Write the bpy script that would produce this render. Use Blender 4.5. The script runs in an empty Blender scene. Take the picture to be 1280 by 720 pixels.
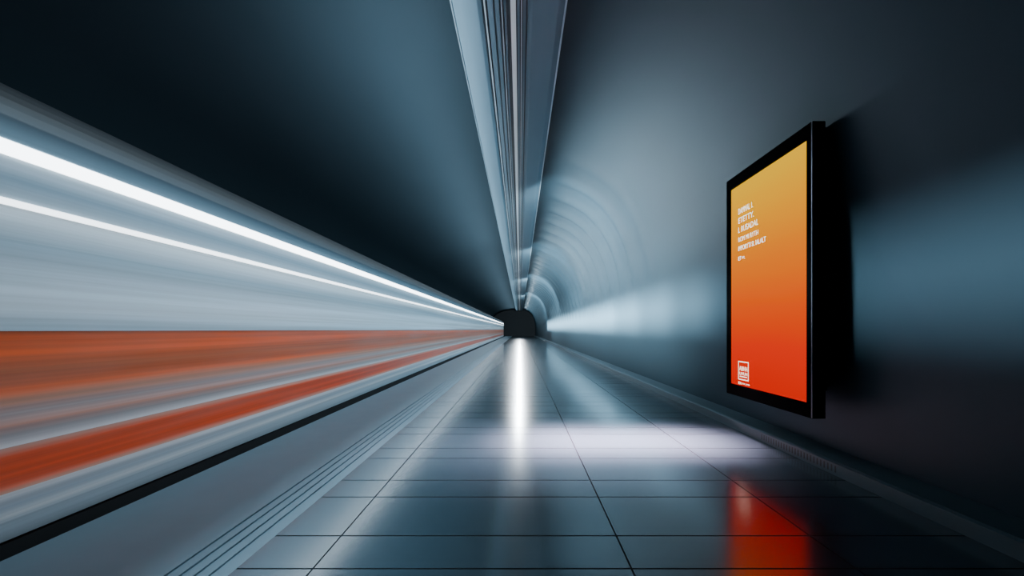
import bpy, math, random, bmesh
from mathutils import Matrix, Vector
random.seed(3)
scene=bpy.context.scene
col=scene.collection
H=1.5
# ---------------- helpers ----------------
def new_mat(name):
    m=bpy.data.materials.new(name); m.use_nodes=True
    nt=m.node_tree; b=nt.nodes['Principled BSDF']
    return m,nt,b
def simple(name,colr,rough=0.5,metal=0.0,em=None,es=0.0,noise=0.0,spec=0.5):
    m,nt,b=new_mat(name)
    b.inputs['Base Color'].default_value=(*colr,1)
    b.inputs['Roughness'].default_value=rough
    b.inputs['Metallic'].default_value=metal
    b.inputs['Specular IOR Level'].default_value=spec
    if em:
        b.inputs['Emission Color'].default_value=(*em,1)
        b.inputs['Emission Strength'].default_value=es
    if noise>0:
        tc=nt.nodes.new('ShaderNodeTexCoord'); n=nt.nodes.new('ShaderNodeTexNoise')
        n.inputs['Scale'].default_value=3; n.inputs['Detail'].default_value=6
        mx=nt.nodes.new('ShaderNodeMix'); mx.data_type='RGBA'
        mx.inputs[6].default_value=(*[c*(1-noise) for c in colr],1)
        mx.inputs[7].default_value=(*[min(1,c*(1+noise)) for c in colr],1)
        nt.links.new(tc.outputs['Object'],n.inputs['Vector'])
        nt.links.new(n.outputs['Fac'],mx.inputs[0])
        nt.links.new(mx.outputs[2],b.inputs['Base Color'])
    return m
def math_node(nt,op,a=None,b=None,c=None):
    n=nt.nodes.new('ShaderNodeMath'); n.operation=op
    for i,v in enumerate((a,b,c)):
        if v is None: continue
        if isinstance(v,(int,float)): n.inputs[i].default_value=v
        else: nt.links.new(v,n.inputs[i])
    return n.outputs[0]
def streak_mat(name,z0,z1,stops,rough=0.35,metal=0.0,amount=0.35,zs=9.0,em=0.0,fade=0.0):
    """brushed paint: colour bands over height, fine streaks along the car, optional pale mottling that grows along Y"""
    m,nt,b=new_mat(name)
    tc=nt.nodes.new('ShaderNodeTexCoord'); sp=nt.nodes.new('ShaderNodeSeparateXYZ')
    nt.links.new(tc.outputs['Object'],sp.inputs[0])
    mp=nt.nodes.new('ShaderNodeMapping'); mp.inputs['Scale'].default_value=(0.0,0.05,zs)
    nt.links.new(tc.outputs['Object'],mp.inputs['Vector'])
    n=nt.nodes.new('ShaderNodeTexNoise'); n.inputs['Scale'].default_value=1.0; n.inputs['Detail'].default_value=5; n.inputs['Roughness'].default_value=0.6
    nt.links.new(mp.outputs[0],n.inputs['Vector'])
    mr=nt.nodes.new('ShaderNodeMapRange'); mr.inputs['From Min'].default_value=z0; mr.inputs['From Max'].default_value=z1
    nt.links.new(sp.outputs['Z'],mr.inputs['Value'])
    d=math_node(nt,'MULTIPLY_ADD',n.outputs['Fac'],0.18,-0.09)
    f=math_node(nt,'ADD',mr.outputs[0],d)
    cr=nt.nodes.new('ShaderNodeValToRGB'); e=cr.color_ramp.elements
    e[0].position=stops[0][0]; e[0].color=(*stops[0][1],1)
    e[1].position=stops[-1][0]; e[1].color=(*stops[-1][1],1)
    for p,c in stops[1:-1]:
        x=e.new(p); x.color=(*c,1)
    nt.links.new(f,cr.inputs[0])
    k=math_node(nt,'MULTIPLY_ADD',n.outputs['Fac'],amount*4,1-amount*2)
    k=math_node(nt,'MAXIMUM',k,0.05)
    vm=nt.nodes.new('ShaderNodeVectorMath'); vm.operation='SCALE'
    nt.links.new(cr.outputs[0],vm.inputs[0]); nt.links.new(k,vm.inputs['Scale'])
    out=vm.outputs[0]
    if fade>0:  # mottled pale mix, stronger farther along the car
        mp2=nt.nodes.new('ShaderNodeMapping'); mp2.inputs['Scale'].default_value=(0.0,0.35,5.0)
        nt.links.new(tc.outputs['Object'],mp2.inputs['Vector'])
        n3=nt.nodes.new('ShaderNodeTexNoise'); n3.inputs['Scale'].default_value=1.0; n3.inputs['Detail'].default_value=3
        nt.links.new(mp2.outputs[0],n3.inputs['Vector'])
        my=nt.nodes.new('ShaderNodeMapRange'); my.inputs['From Min'].default_value=7; my.inputs['From Max'].default_value=45; my.inputs['To Max'].default_value=0.5
        nt.links.new(sp.outputs['Y'],my.inputs['Value'])
        w_=math_node(nt,'MULTIPLY_ADD',n3.outputs['Fac'],2.4,-1.0)
        w_=math_node(nt,'MULTIPLY',math_node(nt,'MAXIMUM',w_,0.0),fade)
        w_=math_node(nt,'MINIMUM',math_node(nt,'ADD',w_,my.outputs[0]),0.8)
        mx=nt.nodes.new('ShaderNodeMix'); mx.data_type='RGBA'; mx.inputs[7].default_value=(0.42,0.28,0.25,1)
        nt.links.new(w_,mx.inputs[0]); nt.links.new(out,mx.inputs[6]); out=mx.outputs[2]
    nt.links.new(out,b.inputs['Base Color'])
    b.inputs['Roughness'].default_value=rough; b.inputs['Metallic'].default_value=metal
    if em>0:
        nt.links.new(out,b.inputs['Emission Color']); b.inputs['Emission Strength'].default_value=em
    return m
def mesh_obj(name,verts,faces,mat,smooth=False,parent=None):
    me=bpy.data.meshes.new(name); me.from_pydata(verts,[],faces); me.update()
    bm=bmesh.new(); bm.from_mesh(me); bmesh.ops.recalc_face_normals(bm,faces=bm.faces); bm.to_mesh(me); bm.free()
    if smooth:
        for p in me.polygons: p.use_smooth=True
    o=bpy.data.objects.new(name,me); col.objects.link(o)
    me.materials.append(mat)
    if parent: 
        o.parent=parent; o.matrix_parent_inverse=parent.matrix_world.inverted()
    return o
def prism(name,prof,y0,y1,mat,parent=None,bevel=0.0):
    n=len(prof)
    v=[(x,y0,z) for x,z in prof]+[(x,y1,z) for x,z in prof]
    f=[tuple(range(n)),tuple(range(2*n-1,n-1,-1))]
    for i in range(n):
        j=(i+1)%n; f.append((i,j,n+j,n+i))
    o=mesh_obj(name,v,f,mat,parent=parent)
    if bevel:
        b=o.modifiers.new('bevel','BEVEL'); b.width=bevel; b.segments=3; b.limit_method='ANGLE'
    return o
def box(name,x0,x1,y0,y1,z0,z1,mat,parent=None,bevel=0.0):
    return prism(name,[(x0,z0),(x1,z0),(x1,z1),(x0,z1)],y0,y1,mat,parent,bevel)
def empty(name,loc,label,cat):
    o=bpy.data.objects.new(name,None); o.location=loc; col.objects.link(o)
    o.matrix_world=Matrix.Translation(loc)
    o.empty_display_size=0.2
    o['label']=label; o['category']=cat
    return o
def struct(o,label=None,cat=None):
    o['kind']='structure'
    if label: o['label']=label
    if cat: o['category']=cat

# ---------------- vault ----------------
def lining(name,base,rough,spec=0.5):
    m,nt,b=new_mat(name)
    tc=nt.nodes.new('ShaderNodeTexCoord'); n=nt.nodes.new('ShaderNodeTexNoise')
    mp=nt.nodes.new('ShaderNodeMapping'); mp.inputs['Scale'].default_value=(0.5,0.18,0.5)
    nt.links.new(tc.outputs['Object'],mp.inputs[0]); nt.links.new(mp.outputs[0],n.inputs['Vector'])
    n.inputs['Scale'].default_value=1.5; n.inputs['Detail'].default_value=3
    mx=nt.nodes.new('ShaderNodeMix'); mx.data_type='RGBA'
    mx.inputs[6].default_value=(*[c*0.88 for c in base],1); mx.inputs[7].default_value=(*[c*1.12 for c in base],1)
    nt.links.new(n.outputs['Fac'],mx.inputs[0]); nt.links.new(mx.outputs[2],b.inputs['Base Color'])
    b.inputs['Roughness'].default_value=rough; b.inputs['Specular IOR Level'].default_value=spec
    return m
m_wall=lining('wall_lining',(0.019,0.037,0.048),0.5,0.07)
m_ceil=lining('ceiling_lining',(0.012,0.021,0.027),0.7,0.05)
TOP=4.6; N=2.6; END=92
def sup(a,t):
    th=t*math.pi/2
    return a*math.cos(th)**(2/N), TOP*math.sin(th)**(2/N)
def ys():
    out=[-3+i*0.6 for i in range(22)]
    y=out[-1]
    while y<END:
        y+=0.1; out.append(min(y,END))
    return out
YS=ys()
def rib(y):
    if y<9.7: return 0
    k=min(1,(y-9.7)/12)
    return (0.06+0.08*k)*min(1,(y-9.7)/1.5)*(0.5+0.5*math.cos(2*math.pi*(y-9)/1.5))**2
def vault(name,a,sign,t0,t1,seg,mat,zlow=None,ribs=True):
    prof=[]
    if zlow is not None: prof.append((a,zlow-H,))
    for i in range(seg+1):
        t=t0+(t1-t0)*i/seg
        prof.append(sup(a,t))
    P=len(prof); v=[];f=[]
    Yl=YS if ribs else [-3+ (END+3)*i/30 for i in range(31)]
    for y in Yl:
        r=rib(y) if ribs else 0
        for x,dz in prof:
            L=max(0.01,math.hypot(x,dz))
            q=min(1,max(0,(dz-0.5)/1.5)); q=q*q*(3-2*q)
            q2=min(1,max(0,(x-0.75)/0.9)); q*=q2*q2*(3-2*q2)
            s=1-r*q/L
            v.append((sign*x*s,y,H+(dz*s if dz>0 else dz)))
    for i in range(len(Yl)-1):
        for j in range(P-1):
            f.append((i*P+j,i*P+j+1,(i+1)*P+j+1,(i+1)*P+j))
    return mesh_obj(name,v,f,mat,smooth=True)
A=3.55
w=vault('wall_right',A,1,0,1,44,m_wall,zlow=0.0); struct(w,'smooth blue-grey curved tunnel wall with shallow ribs','wall')
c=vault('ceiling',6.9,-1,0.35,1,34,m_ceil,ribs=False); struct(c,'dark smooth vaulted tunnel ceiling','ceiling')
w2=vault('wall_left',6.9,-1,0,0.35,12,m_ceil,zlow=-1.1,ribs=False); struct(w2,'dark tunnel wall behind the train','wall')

# ---------------- floor ----------------
m_floor,nt,b=new_mat('polished_slate_tiles')
tc=nt.nodes.new('ShaderNodeTexCoord'); sp=nt.nodes.new('ShaderNodeSeparateXYZ'); nt.links.new(tc.outputs['Object'],sp.inputs[0])
X,Y=sp.outputs['X'],sp.outputs['Y']
def line(coord,pos,wd):
    d=math_node(nt,'ABSOLUTE',math_node(nt,'SUBTRACT',coord,pos))
    return math_node(nt,'LESS_THAN',d,wd)
def period(coord,off,per,wd):
    s=math_node(nt,'SUBTRACT',coord,off-per/2)
    mo=math_node(nt,'FLOORED_MODULO',s,per)
    return math_node(nt,'LESS_THAN',math_node(nt,'ABSOLUTE',math_node(nt,'SUBTRACT',mo,per/2)),wd)
g=line(X,0.70,0.006)
for p in (2.11,-1.30): g=math_node(nt,'MAXIMUM',g,line(X,p,0.006))
g=math_node(nt,'MAXIMUM',g,period(Y,2.51,1.075,0.0075))
g=math_node(nt,'MAXIMUM',g,period(Y,2.91,1.075,0.0075))
n1=nt.nodes.new('ShaderNodeTexNoise'); n1.inputs['Scale'].default_value=60; n1.inputs['Detail'].default_value=4
n2=nt.nodes.new('ShaderNodeTexNoise'); n2.inputs['Scale'].default_value=1.3; n2.inputs['Detail'].default_value=5
nt.links.new(tc.outputs['Object'],n1.inputs['Vector']); nt.links.new(tc.outputs['Object'],n2.inputs['Vector'])
mx=nt.nodes.new('ShaderNodeMix'); mx.data_type='RGBA'
mx.inputs[6].default_value=(0.016,0.036,0.050,1); mx.inputs[7].default_value=(0.036,0.070,0.092,1)
nt.links.new(n1.outputs['Fac'],mx.inputs[0])
mx2=nt.nodes.new('ShaderNodeMix'); mx2.data_type='RGBA'; mx2.inputs[7].default_value=(0.003,0.005,0.007,1)
nt.links.new(g,mx2.inputs[0]); nt.links.new(mx.outputs[2],mx2.inputs[6])
nt.links.new(mx2.outputs[2],b.inputs['Base Color'])
r=math_node(nt,'MULTIPLY_ADD',n2.outputs['Fac'],0.015,0.17)
r=math_node(nt,'MULTIPLY_ADD',g,0.6,r)
nt.links.new(r,b.inputs['Roughness'])
b.inputs['IOR'].default_value=1.8
nt.links.new(math_node(nt,'MULTIPLY_ADD',g,-0.95,1.0),b.inputs['Specular IOR Level'])
bp=nt.nodes.new('ShaderNodeBump'); bp.inputs['Strength'].default_value=0.02; bp.inputs['Distance'].default_value=0.004
nt.links.new(n1.outputs['Fac'],bp.inputs['Height']); nt.links.new(bp.outputs[0],b.inputs['Normal'])
fl=box('floor',-1.78,A+0.02,-3,END,-0.15,0,m_floor); struct(fl,'polished dark slate tile platform floor','floor')
m_edge=simple('platform_edge_stone',(0.095,0.16,0.20),0.4,noise=0.12)
PE=-3.36
prof=[(PE,-0.15),(PE,0.0)]
gx=[-2.16,-2.07,-1.98,-1.89]
for q in gx:
    prof+=[(q-0.012,0.0),(q-0.012,-0.012),(q+0.012,-0.012),(q+0.012,0.0)]
prof+=[(-1.78,0.0),(-1.78,-0.15)]
ed=prism('trim_1',prof,-3,END,m_edge); struct(ed,'pale grey platform edge strip with parallel tactile grooves','platform edge')
m_dark=simple('platform_side',(0.012,0.014,0.016),0.9)
ps=box('trim_2',-3.34,-3.2,-3,END,-1.1,-0.151,m_dark); struct(ps,'black platform side face above the track','platform side')
m_track=simple('track_bed_concrete',(0.03,0.03,0.032),0.9,noise=0.2)
tb=box('floor.001',-6.9,-3.2,-3,END,-1.25,-1.1,m_track); struct(tb,'dark concrete track bed','floor')
# baseboard
m_base,nt,b=new_mat('baseboard_metal')
tc=nt.nodes.new('ShaderNodeTexCoord'); sp=nt.nodes.new('ShaderNodeSeparateXYZ'); nt.links.new(tc.outputs['Object'],sp.inputs[0])
mo=math_node(nt,'FLOORED_MODULO',sp.outputs['Y'],0.05)
s=math_node(nt,'LESS_THAN',mo,0.02)
for op,o_,v_ in (('LESS_THAN','Z',0.10),('GREATER_THAN','Z',0.03),('LESS_THAN','Y',5.4),('GREATER_THAN','Y',4.1)):
    s=math_node(nt,'MULTIPLY',s,math_node(nt,op,sp.outputs[o_],v_))
mx=nt.nodes.new('ShaderNodeMix'); mx.data_type='RGBA'; mx.inputs[6].default_value=(0.05,0.082,0.10,1); mx.inputs[7].default_value=(0.006,0.008,0.010,1)
nt.links.new(s,mx.inputs[0]); nt.links.new(mx.outputs[2],b.inputs['Base Color']); b.inputs['Roughness'].default_value=0.45
b.inputs['Specular IOR Level'].default_value=0.35
bb=prism('baseboard_right',[(3.24,0.0),(A-0.002,0.0),(A-0.002,0.16),(3.27,0.135),(3.24,0.12)],-3,END,m_base); struct(bb,'low grey metal ledge with ventilation slots along the wall','baseboard')
m_end=simple('portal_dark',(0.03,0.035,0.04),0.8)
ew=box('wall_portal',-7.0,3.7,END,END+0.2,-1.3,6.4,m_end); struct(ew,'dark sheet standing in for the unlit tunnel opening','wall')  # dark sheet in place of the shade inside the tunnel opening

# ---------------- train ----------------
tr=empty('train',(-5.0,40,-1.1),'silver and orange underground train with glowing white light lines','train')
S=-3.6
T0,T1=1.2,88
def arc(cx,cz,rx,rz,a0,a1,n):
    return [(cx+rx*math.cos(a0+(a1-a0)*i/n),cz+rz*math.sin(a0+(a1-a0)*i/n)) for i in range(n+1)]
bodyp=[(-6.3,-0.75),(S-0.05,-0.75),(S-0.02,-0.3),(S-0.02,2.95)]
bodyp+=arc(S-0.52,2.95,0.5,0.45,0,math.pi/2,10)[1:]
bodyp+=[(-4.95,3.47)]
bodyp+=arc(-5.8,2.95,0.5,0.45,math.pi/2,math.pi,10)
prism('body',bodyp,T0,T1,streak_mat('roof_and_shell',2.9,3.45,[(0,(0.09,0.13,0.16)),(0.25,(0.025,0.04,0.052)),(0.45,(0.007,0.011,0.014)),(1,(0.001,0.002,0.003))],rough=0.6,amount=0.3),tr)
def panel(name,d0,d1,mat,out=0.0,label=None):
    o=box(name,S-0.03,S+out,T0,T1,H+d0,H+d1,mat,tr)
    if label:o['label']=label
    return o
panel('cornice_panel',1.34,1.50,streak_mat('cornice_paint',H+1.34,H+1.50,[(0,(0.13,0.21,0.26)),(1,(0.03,0.052,0.07))],amount=0.25),0.0)
m_light=simple('white_light_line',(0.9,0.95,1),0.3,em=(0.88,0.95,1.0),es=7)
m_light2=simple('white_light_line_soft',(0.9,0.95,1),0.3,em=(0.86,0.94,1.0),es=3.5)
panel('light_strip',1.225,1.33,m_light,0.012,'glowing white upper light strip')
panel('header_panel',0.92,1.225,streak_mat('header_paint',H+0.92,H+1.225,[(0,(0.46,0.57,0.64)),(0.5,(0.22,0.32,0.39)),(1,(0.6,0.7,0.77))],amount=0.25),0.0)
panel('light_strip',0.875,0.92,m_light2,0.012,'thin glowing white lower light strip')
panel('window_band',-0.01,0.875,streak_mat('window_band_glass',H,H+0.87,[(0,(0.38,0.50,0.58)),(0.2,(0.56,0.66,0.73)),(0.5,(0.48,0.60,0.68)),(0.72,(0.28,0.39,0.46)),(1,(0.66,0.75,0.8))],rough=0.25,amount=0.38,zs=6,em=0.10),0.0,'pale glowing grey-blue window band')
panel('orange_stripe',-0.52,-0.01,streak_mat('orange_paint_upper',H-0.52,H-0.01,[(0,(0.60,0.30,0.20)),(0.2,(0.66,0.12,0.03)),(0.45,(0.46,0.12,0.045)),(0.7,(0.72,0.11,0.018)),(0.93,(0.66,0.10,0.015)),(1,(0.14,0.03,0.006))],rough=0.35,amount=0.5,zs=8,em=0.03,fade=0.35),0.0,'broad burnt-orange livery band')  # faint emission put into the paint; this band is no lamp
panel('waist_panel',-0.83,-0.52,streak_mat('waist_paint',H-0.83,H-0.52,[(0,(0.82,0.78,0.78)),(0.25,(0.46,0.42,0.42)),(0.5,(0.58,0.29,0.21)),(0.75,(0.48,0.40,0.39)),(1,(0.58,0.28,0.19))],amount=0.45,zs=10),0.0)
panel('orange_stripe',-1.15,-0.83,streak_mat('orange_paint_lower',H-1.15,H-0.83,[(0,(0.74,0.42,0.32)),(0.2,(0.84,0.09,0.016)),(0.8,(0.84,0.09,0.016)),(1,(0.68,0.38,0.29))],amount=0.38,zs=9,em=0.04,fade=0.3),0.0,'narrow deep-orange livery band')  # paint brightened by its own emission, though the band is no lamp
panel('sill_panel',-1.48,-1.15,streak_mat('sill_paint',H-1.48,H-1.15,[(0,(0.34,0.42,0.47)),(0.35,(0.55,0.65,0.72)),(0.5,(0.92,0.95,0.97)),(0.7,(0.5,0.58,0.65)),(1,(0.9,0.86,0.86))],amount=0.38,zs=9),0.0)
panel('skirt',-2.3,-1.48,m_dark,-0.01,'lower skirt, blackened to stand in for gap shade')  # black colour stands in for the shade in the platform gap

# ---------------- ceiling track ----------------
ct=empty('ceiling_light_track',(-0.1,45,6.09),'long metal ceiling channel with parallel rails and a central light line','ceiling light')
D=4.2
m_steel=streak_mat('brushed_steel_panel',H+D,H+D+0.4,[(0,(0.12,0.20,0.25)),(1,(0.17,0.26,0.32))],rough=0.4,metal=0.3,amount=0.1)
m_steel2=simple('bright_rail_metal',(0.6,0.72,0.78),0.35,metal=0.5)
m_flange=simple('dull_flange_metal',(0.12,0.17,0.20),0.4,metal=0.3)
m_black=simple('channel_recess',(0.03,0.045,0.055),0.5)
Y0,Y1=1.0,90
z=H+D
prism('housing',[(-0.80,z+0.06),(0.56,z+0.06),(0.50,z+0.39),(-0.74,z+0.39)],Y0,Y1,m_black,ct)
prism('side_panel',[(-0.88,z+0.02),(-0.55,z-0.03),(-0.50,z+0.01),(-0.50,z+0.10),(-0.84,z+0.12)],Y0,Y1,m_steel,ct,0.01)
prism('side_panel',[(0.10,z+0.0),(0.16,z-0.04),(0.50,z+0.0),(0.62,z+0.08),(0.56,z+0.14),(0.10,z+0.10)],Y0,Y1,m_steel,ct,0.01)
prism('edge_flange',[(0.59,z+0.02),(0.61,z+0.02),(0.61,z+0.16),(0.59,z+0.16)],Y0,Y1,m_steel2,ct)
prism('edge_flange',[(-0.90,z-0.0),(-0.882,z-0.0),(-0.86,z+0.16),(-0.88,z+0.16)],Y0,Y1,m_flange,ct)
for q,wd,dz in ((-0.46,0.02,0.0),(-0.39,0.07,0.03),(-0.30,0.05,0.0),(-0.24,0.015,-0.02),(-0.20,0.03,0.02),(-0.02,0.03,-0.01),(0.02,0.012,-0.03),(0.06,0.04,0.02)):
    box('rail',q-wd/2,q+wd/2,Y0,Y1,z+dz,z+0.08,m_steel2 if wd<0.025 else m_steel,ct)
m_strip=simple('ceiling_lamp_tube',(0.5,0.58,0.62),0.4,em=(0.8,0.92,1),es=0.22)
box('lamp_tube',-0.125,-0.055,Y0,89,z+0.02,z+0.07,m_strip,ct,)['label']='softly glowing white lamp tube'

# ---------------- poster ----------------
PX=3.1; B=3.25
yn,yf=4.247,6.01; zb,zt=H-0.95,H+2.22
syn,syf=4.335,5.89; szb,szt=H-0.79,H+2.05
pr=empty('advertising_display',(B,(yn+yf)/2,zb),'tall black-framed backlit orange advertising poster mounted on the tunnel wall','advertising display')
m_frame=simple('black_gloss_frame',(0.0015,0.0018,0.002),0.35,spec=0.0)
def ringframe():
    v=[];f=[]
    o_=[(yn,zb),(yf,zb),(yf,zt),(yn,zt)]; i_=[(syn,szb),(syf,szb),(syf,szt),(syn,szt)]
    for (y,zz) in o_: v.append((PX,y,zz))
    for (y,zz) in i_: v.append((PX,y,zz))
    for (y,zz) in i_: v.append((PX+0.03,y,zz))
    for (y,zz) in o_: v.append((B,y,zz))
    for i in range(4):
        j=(i+1)%4
        f+=[(i,j,4+j,4+i),(4+i,4+j,8+j,8+i),(i,12+i,12+j,j)]
    f+=[(8,9,10,11),(12,15,14,13)]
    o=mesh_obj('frame',v,f,m_frame,parent=pr)
    bv=o.modifiers.new('bevel','BEVEL'); bv.width=0.012; bv.segments=3; bv.limit_method='ANGLE'
ringframe()
m_edge_line=simple('grey_edge_line',(0.10,0.11,0.12),0.35,metal=0.6)
box('edge_line',PX-0.003,PX+0.006,yn-0.003,yn+0.006,zb+0.01,zt-0.01,m_edge_line,pr)['label']='thin grey strip along the frame corner'  # thin lighter grey line on the near frame corner
for yy in (4.6,5.6):
    box('bracket',B-0.01,A-0.02,yy,yy+0.1,zb+0.25,zb+1.0,m_frame,pr)
m_scr,nt,b=new_mat('backlit_orange_gradient')
tc=nt.nodes.new('ShaderNodeTexCoord'); sp=nt.nodes.new('ShaderNodeSeparateXYZ'); nt.links.new(tc.outputs['Object'],sp.inputs[0])
mr=nt.nodes.new('ShaderNodeMapRange'); mr.inputs['From Min'].default_value=szb; mr.inputs['From Max'].default_value=szt
nt.links.new(sp.outputs['Z'],mr.inputs['Value'])
n=nt.nodes.new('ShaderNodeTexNoise'); mp=nt.nodes.new('ShaderNodeMapping'); mp.inputs['Scale'].default_value=(0,0.5,3)
nt.links.new(tc.outputs['Object'],mp.inputs[0]); nt.links.new(mp.outputs[0],n.inputs['Vector']); n.inputs['Scale'].default_value=1
f=math_node(nt,'ADD',mr.outputs[0],math_node(nt,'MULTIPLY_ADD',n.outputs['Fac'],0.06,-0.03))
cr=nt.nodes.new('ShaderNodeValToRGB'); e=cr.color_ramp.elements
st=[(0,(0.76,0.006,0.0)),(0.2,(0.85,0.024,0.0)),(0.38,(0.90,0.085,0.0)),(0.6,(0.95,0.21,0.0)),(0.85,(1.0,0.42,0.0)),(1,(1.0,0.54,0.0))]
e[0].position=0;e[0].color=(*st[0][1],1);e[1].position=1;e[1].color=(*st[-1][1],1)
for p,cc in st[1:-1]:
    q=e.new(p); q.color=(*cc,1)
nt.links.new(f,cr.inputs[0]); nt.links.new(cr.outputs[0],b.inputs['Emission Color']); b.inputs['Emission Strength'].default_value=1.08
b.inputs['Base Color'].default_value=(0.0,0.0,0.0,1); b.inputs['Roughness'].default_value=0.5; b.inputs['Specular IOR Level'].default_value=0.0
box('screen',PX+0.012,PX+0.028,syn,syf,szb,szt,m_scr,pr)['label']='glowing yellow-orange to red gradient poster sheet'
m_txt=simple('pale_print',(0.9,0.85,0.75),0.5,em=(1,0.84,0.52),es=1.5)
def text(s,y,zz,size,width):
    cu=bpy.data.curves.new('lettering','FONT'); cu.body=s; cu.size=size; cu.extrude=0.001; cu.offset=0.0
    t=bpy.data.objects.new('tmp',cu); col.objects.link(t)
    bpy.context.view_layer.update()
    me=bpy.data.meshes.new_from_object(t.evaluated_get(bpy.context.evaluated_depsgraph_get()))
    bpy.data.objects.remove(t)
    xs=[v.co.x for v in me.vertices]; w=max(xs) or 1
    sx=width/w
    M=Matrix(((0,0,-1,PX+0.009),(-sx,0,0,y),(0,1,0,zz),(0,0,0,1)))
    me.transform(M); me.materials.clear(); me.materials.append(m_txt)
    o=bpy.data.objects.new('lettering',me); col.objects.link(o)
    o.parent=pr; o.matrix_parent_inverse=pr.matrix_world.inverted()
ty=5.70
def dz_at(py,px=922): return H+(412-py)/(px-650)*PX
for s,py,wd,sz in (('DAMMAL 1.',268.5,.36,.115),('ETETTY.',280,.38,.115),('L RUSADAL',291.5,.48,.115),('ROM MI RYTH',303,.48,.095),('IMPORYTI SL IALALT',314,.64,.095),('E:T ==.',326,.17,.08)):
    text(s,ty,dz_at(py),sz,wd)
zc0,zc1=dz_at(474),dz_at(451)
y0e=5.70; y1e=5.44
def emb():
    t=0.014; v=[];f=[]
    def q(a,b_,c0,d):
        i=len(v); x=PX+0.009
        v.extend([(x,a,c0),(x,b_,c0),(x,b_,d),(x,a,d)]); f.append((i,i+1,i+2,i+3))
    q(y1e,y0e,zc0,zc0+t);q(y1e,y0e,zc1-t,zc1);q(y1e,y1e+t,zc0+t,zc1-t);q(y0e-t,y0e,zc0+t,zc1-t)
    q(y1e+0.04,y0e-0.04,zc0+0.04,zc0+0.055)
    return mesh_obj('emblem',v,f,m_txt,parent=pr)
emb()['label']='small white outlined emblem box'
text('ABHH',y0e-0.03,zc0+0.13,.09,.20)
text('UHUH',y0e-0.03,zc0+0.07,.06,.20)
text('ER==.==',y0e,zc0-0.065,.05,.28)

# ---------------- lights ----------------
def spot(loc,tgt,power,ang,blend=1.0,colr=(0.72,0.89,1.0),rad=0.1):
    l=bpy.data.lights.new('spot','SPOT'); l.energy=power; l.spot_size=math.radians(ang); l.spot_blend=blend; l.color=colr; l.shadow_soft_size=rad
    o=bpy.data.objects.new('fill_spot',l); col.objects.link(o); o.location=loc  # added light without a visible fixture
    o.rotation_euler=(Vector(tgt)-Vector(loc)).to_track_quat('-Z','Y').to_euler()
def strip(x,zz,y0,y1,nrm,wd,power,spread=180,colr=(0.70,0.88,1.0)):
    l=bpy.data.lights.new('strip','AREA'); l.shape='RECTANGLE'; l.size=y1-y0; l.size_y=wd; l.energy=power; l.color=colr; l.spread=math.radians(spread)
    o=bpy.data.objects.new('fill_strip',l); col.objects.link(o)  # added free-floating light, not part of any fixture
    n=Vector(nrm).normalized(); zx=-n; xx=Vector((0,1,0)); yy=zx.cross(xx)
    M=Matrix((xx,yy,zx)).transposed().to_4x4(); M.translation=Vector((x,(y0+y1)/2,zz))
    o.matrix_world=M
    return o
# added unseen strips beside the channel, brightening ceiling and wall
strip(-1.25,H+2.5,4.5,22,(-0.4,0,1.0),0.1,700,112)
strip(-1.25,H+2.5,22,86,(-0.4,0,1.0),0.1,1900,112)
for y0_,pw in ((6.0,420),(8.5,850),(11,900)):
    strip(0.72,H+2.6,y0_,26,(1,0,0.2),0.1,pw,160)
strip(0.72,H+3.4,26,86,(1,0,0.2),0.1,2400,165)
# added raking spots to bring out the vault ribs, no fixtures there
for y,p in ((10,2800),(19,6000),(31,9500),(47,9500)):
    spot((0.75,y,4.7),(2.9,y+13,4.2),p,85)
# train wash: added unseen strip brightening the car side
strip(-0.98,z-0.02,2,88,(-1,0,-0.9),0.1,1900,100)
# bright wall band at eye level: added strips standing in for train windows
for y0_,pw in ((7.5,1000),(9.5,1150),(12,1400),(15,1600)):
    strip(-3.54,H+0.50,y0_,52,(1,0,0.0),0.15,pw,13,(0.85,0.93,1))
strip(-3.54,H+0.55,8.5,45,(1,0,0.0),0.15,1200,36,(0.85,0.93,1))
strip(-3.54,H+0.50,1.3,7.5,(1,0,0.0),0.15,55,14)
# pale wash on the inner tiles from an added overhead strip
strip(-1.3,5.2,1.0,40,(0,0,-1),0.1,340,26)
# floor pool: added unseen overhead lamps cast the pink patch
strip(1.45,5.2,5.1,5.75,(0,0,-1),2.6,760,20,(1.0,0.50,0.56))
strip(0.6,5.2,4.8,5.8,(0,0,-1),2.6,200,36,(1.0,0.66,0.72))
# added lamps tilted to streak the floor while staying unseen by the camera
y=28.0
while y<88:
    a=math.atan(4.2/y); bb_=math.atan(7.2/y); s_=math.radians(8)
    dn=bb_+s_; half=s_+0.6*(bb_-a)
    l=bpy.data.lights.new('streak_area','AREA'); l.shape='SQUARE'; l.size=0.07; l.energy=3.6; l.spread=2*half; l.color=(0.85,0.93,1)
    o=bpy.data.objects.new('streak_helper',l); col.objects.link(o); o.location=(-0.09,y,H+4.18)
    o.rotation_euler=Vector((0,-math.cos(dn),-math.sin(dn))).to_track_quat('-Z','Y').to_euler()
    y+=2.2+ (y-28)*0.05

world=bpy.data.worlds.new('World'); scene.world=world; world.use_nodes=True
world.node_tree.nodes['Background'].inputs[0].default_value=(0.2,0.35,0.5,1)
world.node_tree.nodes['Background'].inputs[1].default_value=0.001

cam=bpy.data.cameras.new('cam'); cam.sensor_width=36; cam.lens=500/1280*36
cam.shift_x=-(650-640)/1280; cam.shift_y=(412-360)/1280; cam.clip_end=300; cam.clip_start=0.05
co=bpy.data.objects.new('camera',cam); col.objects.link(co); co.location=(0,0,H); co.rotation_euler=(math.pi/2,0,0)
scene.camera=co
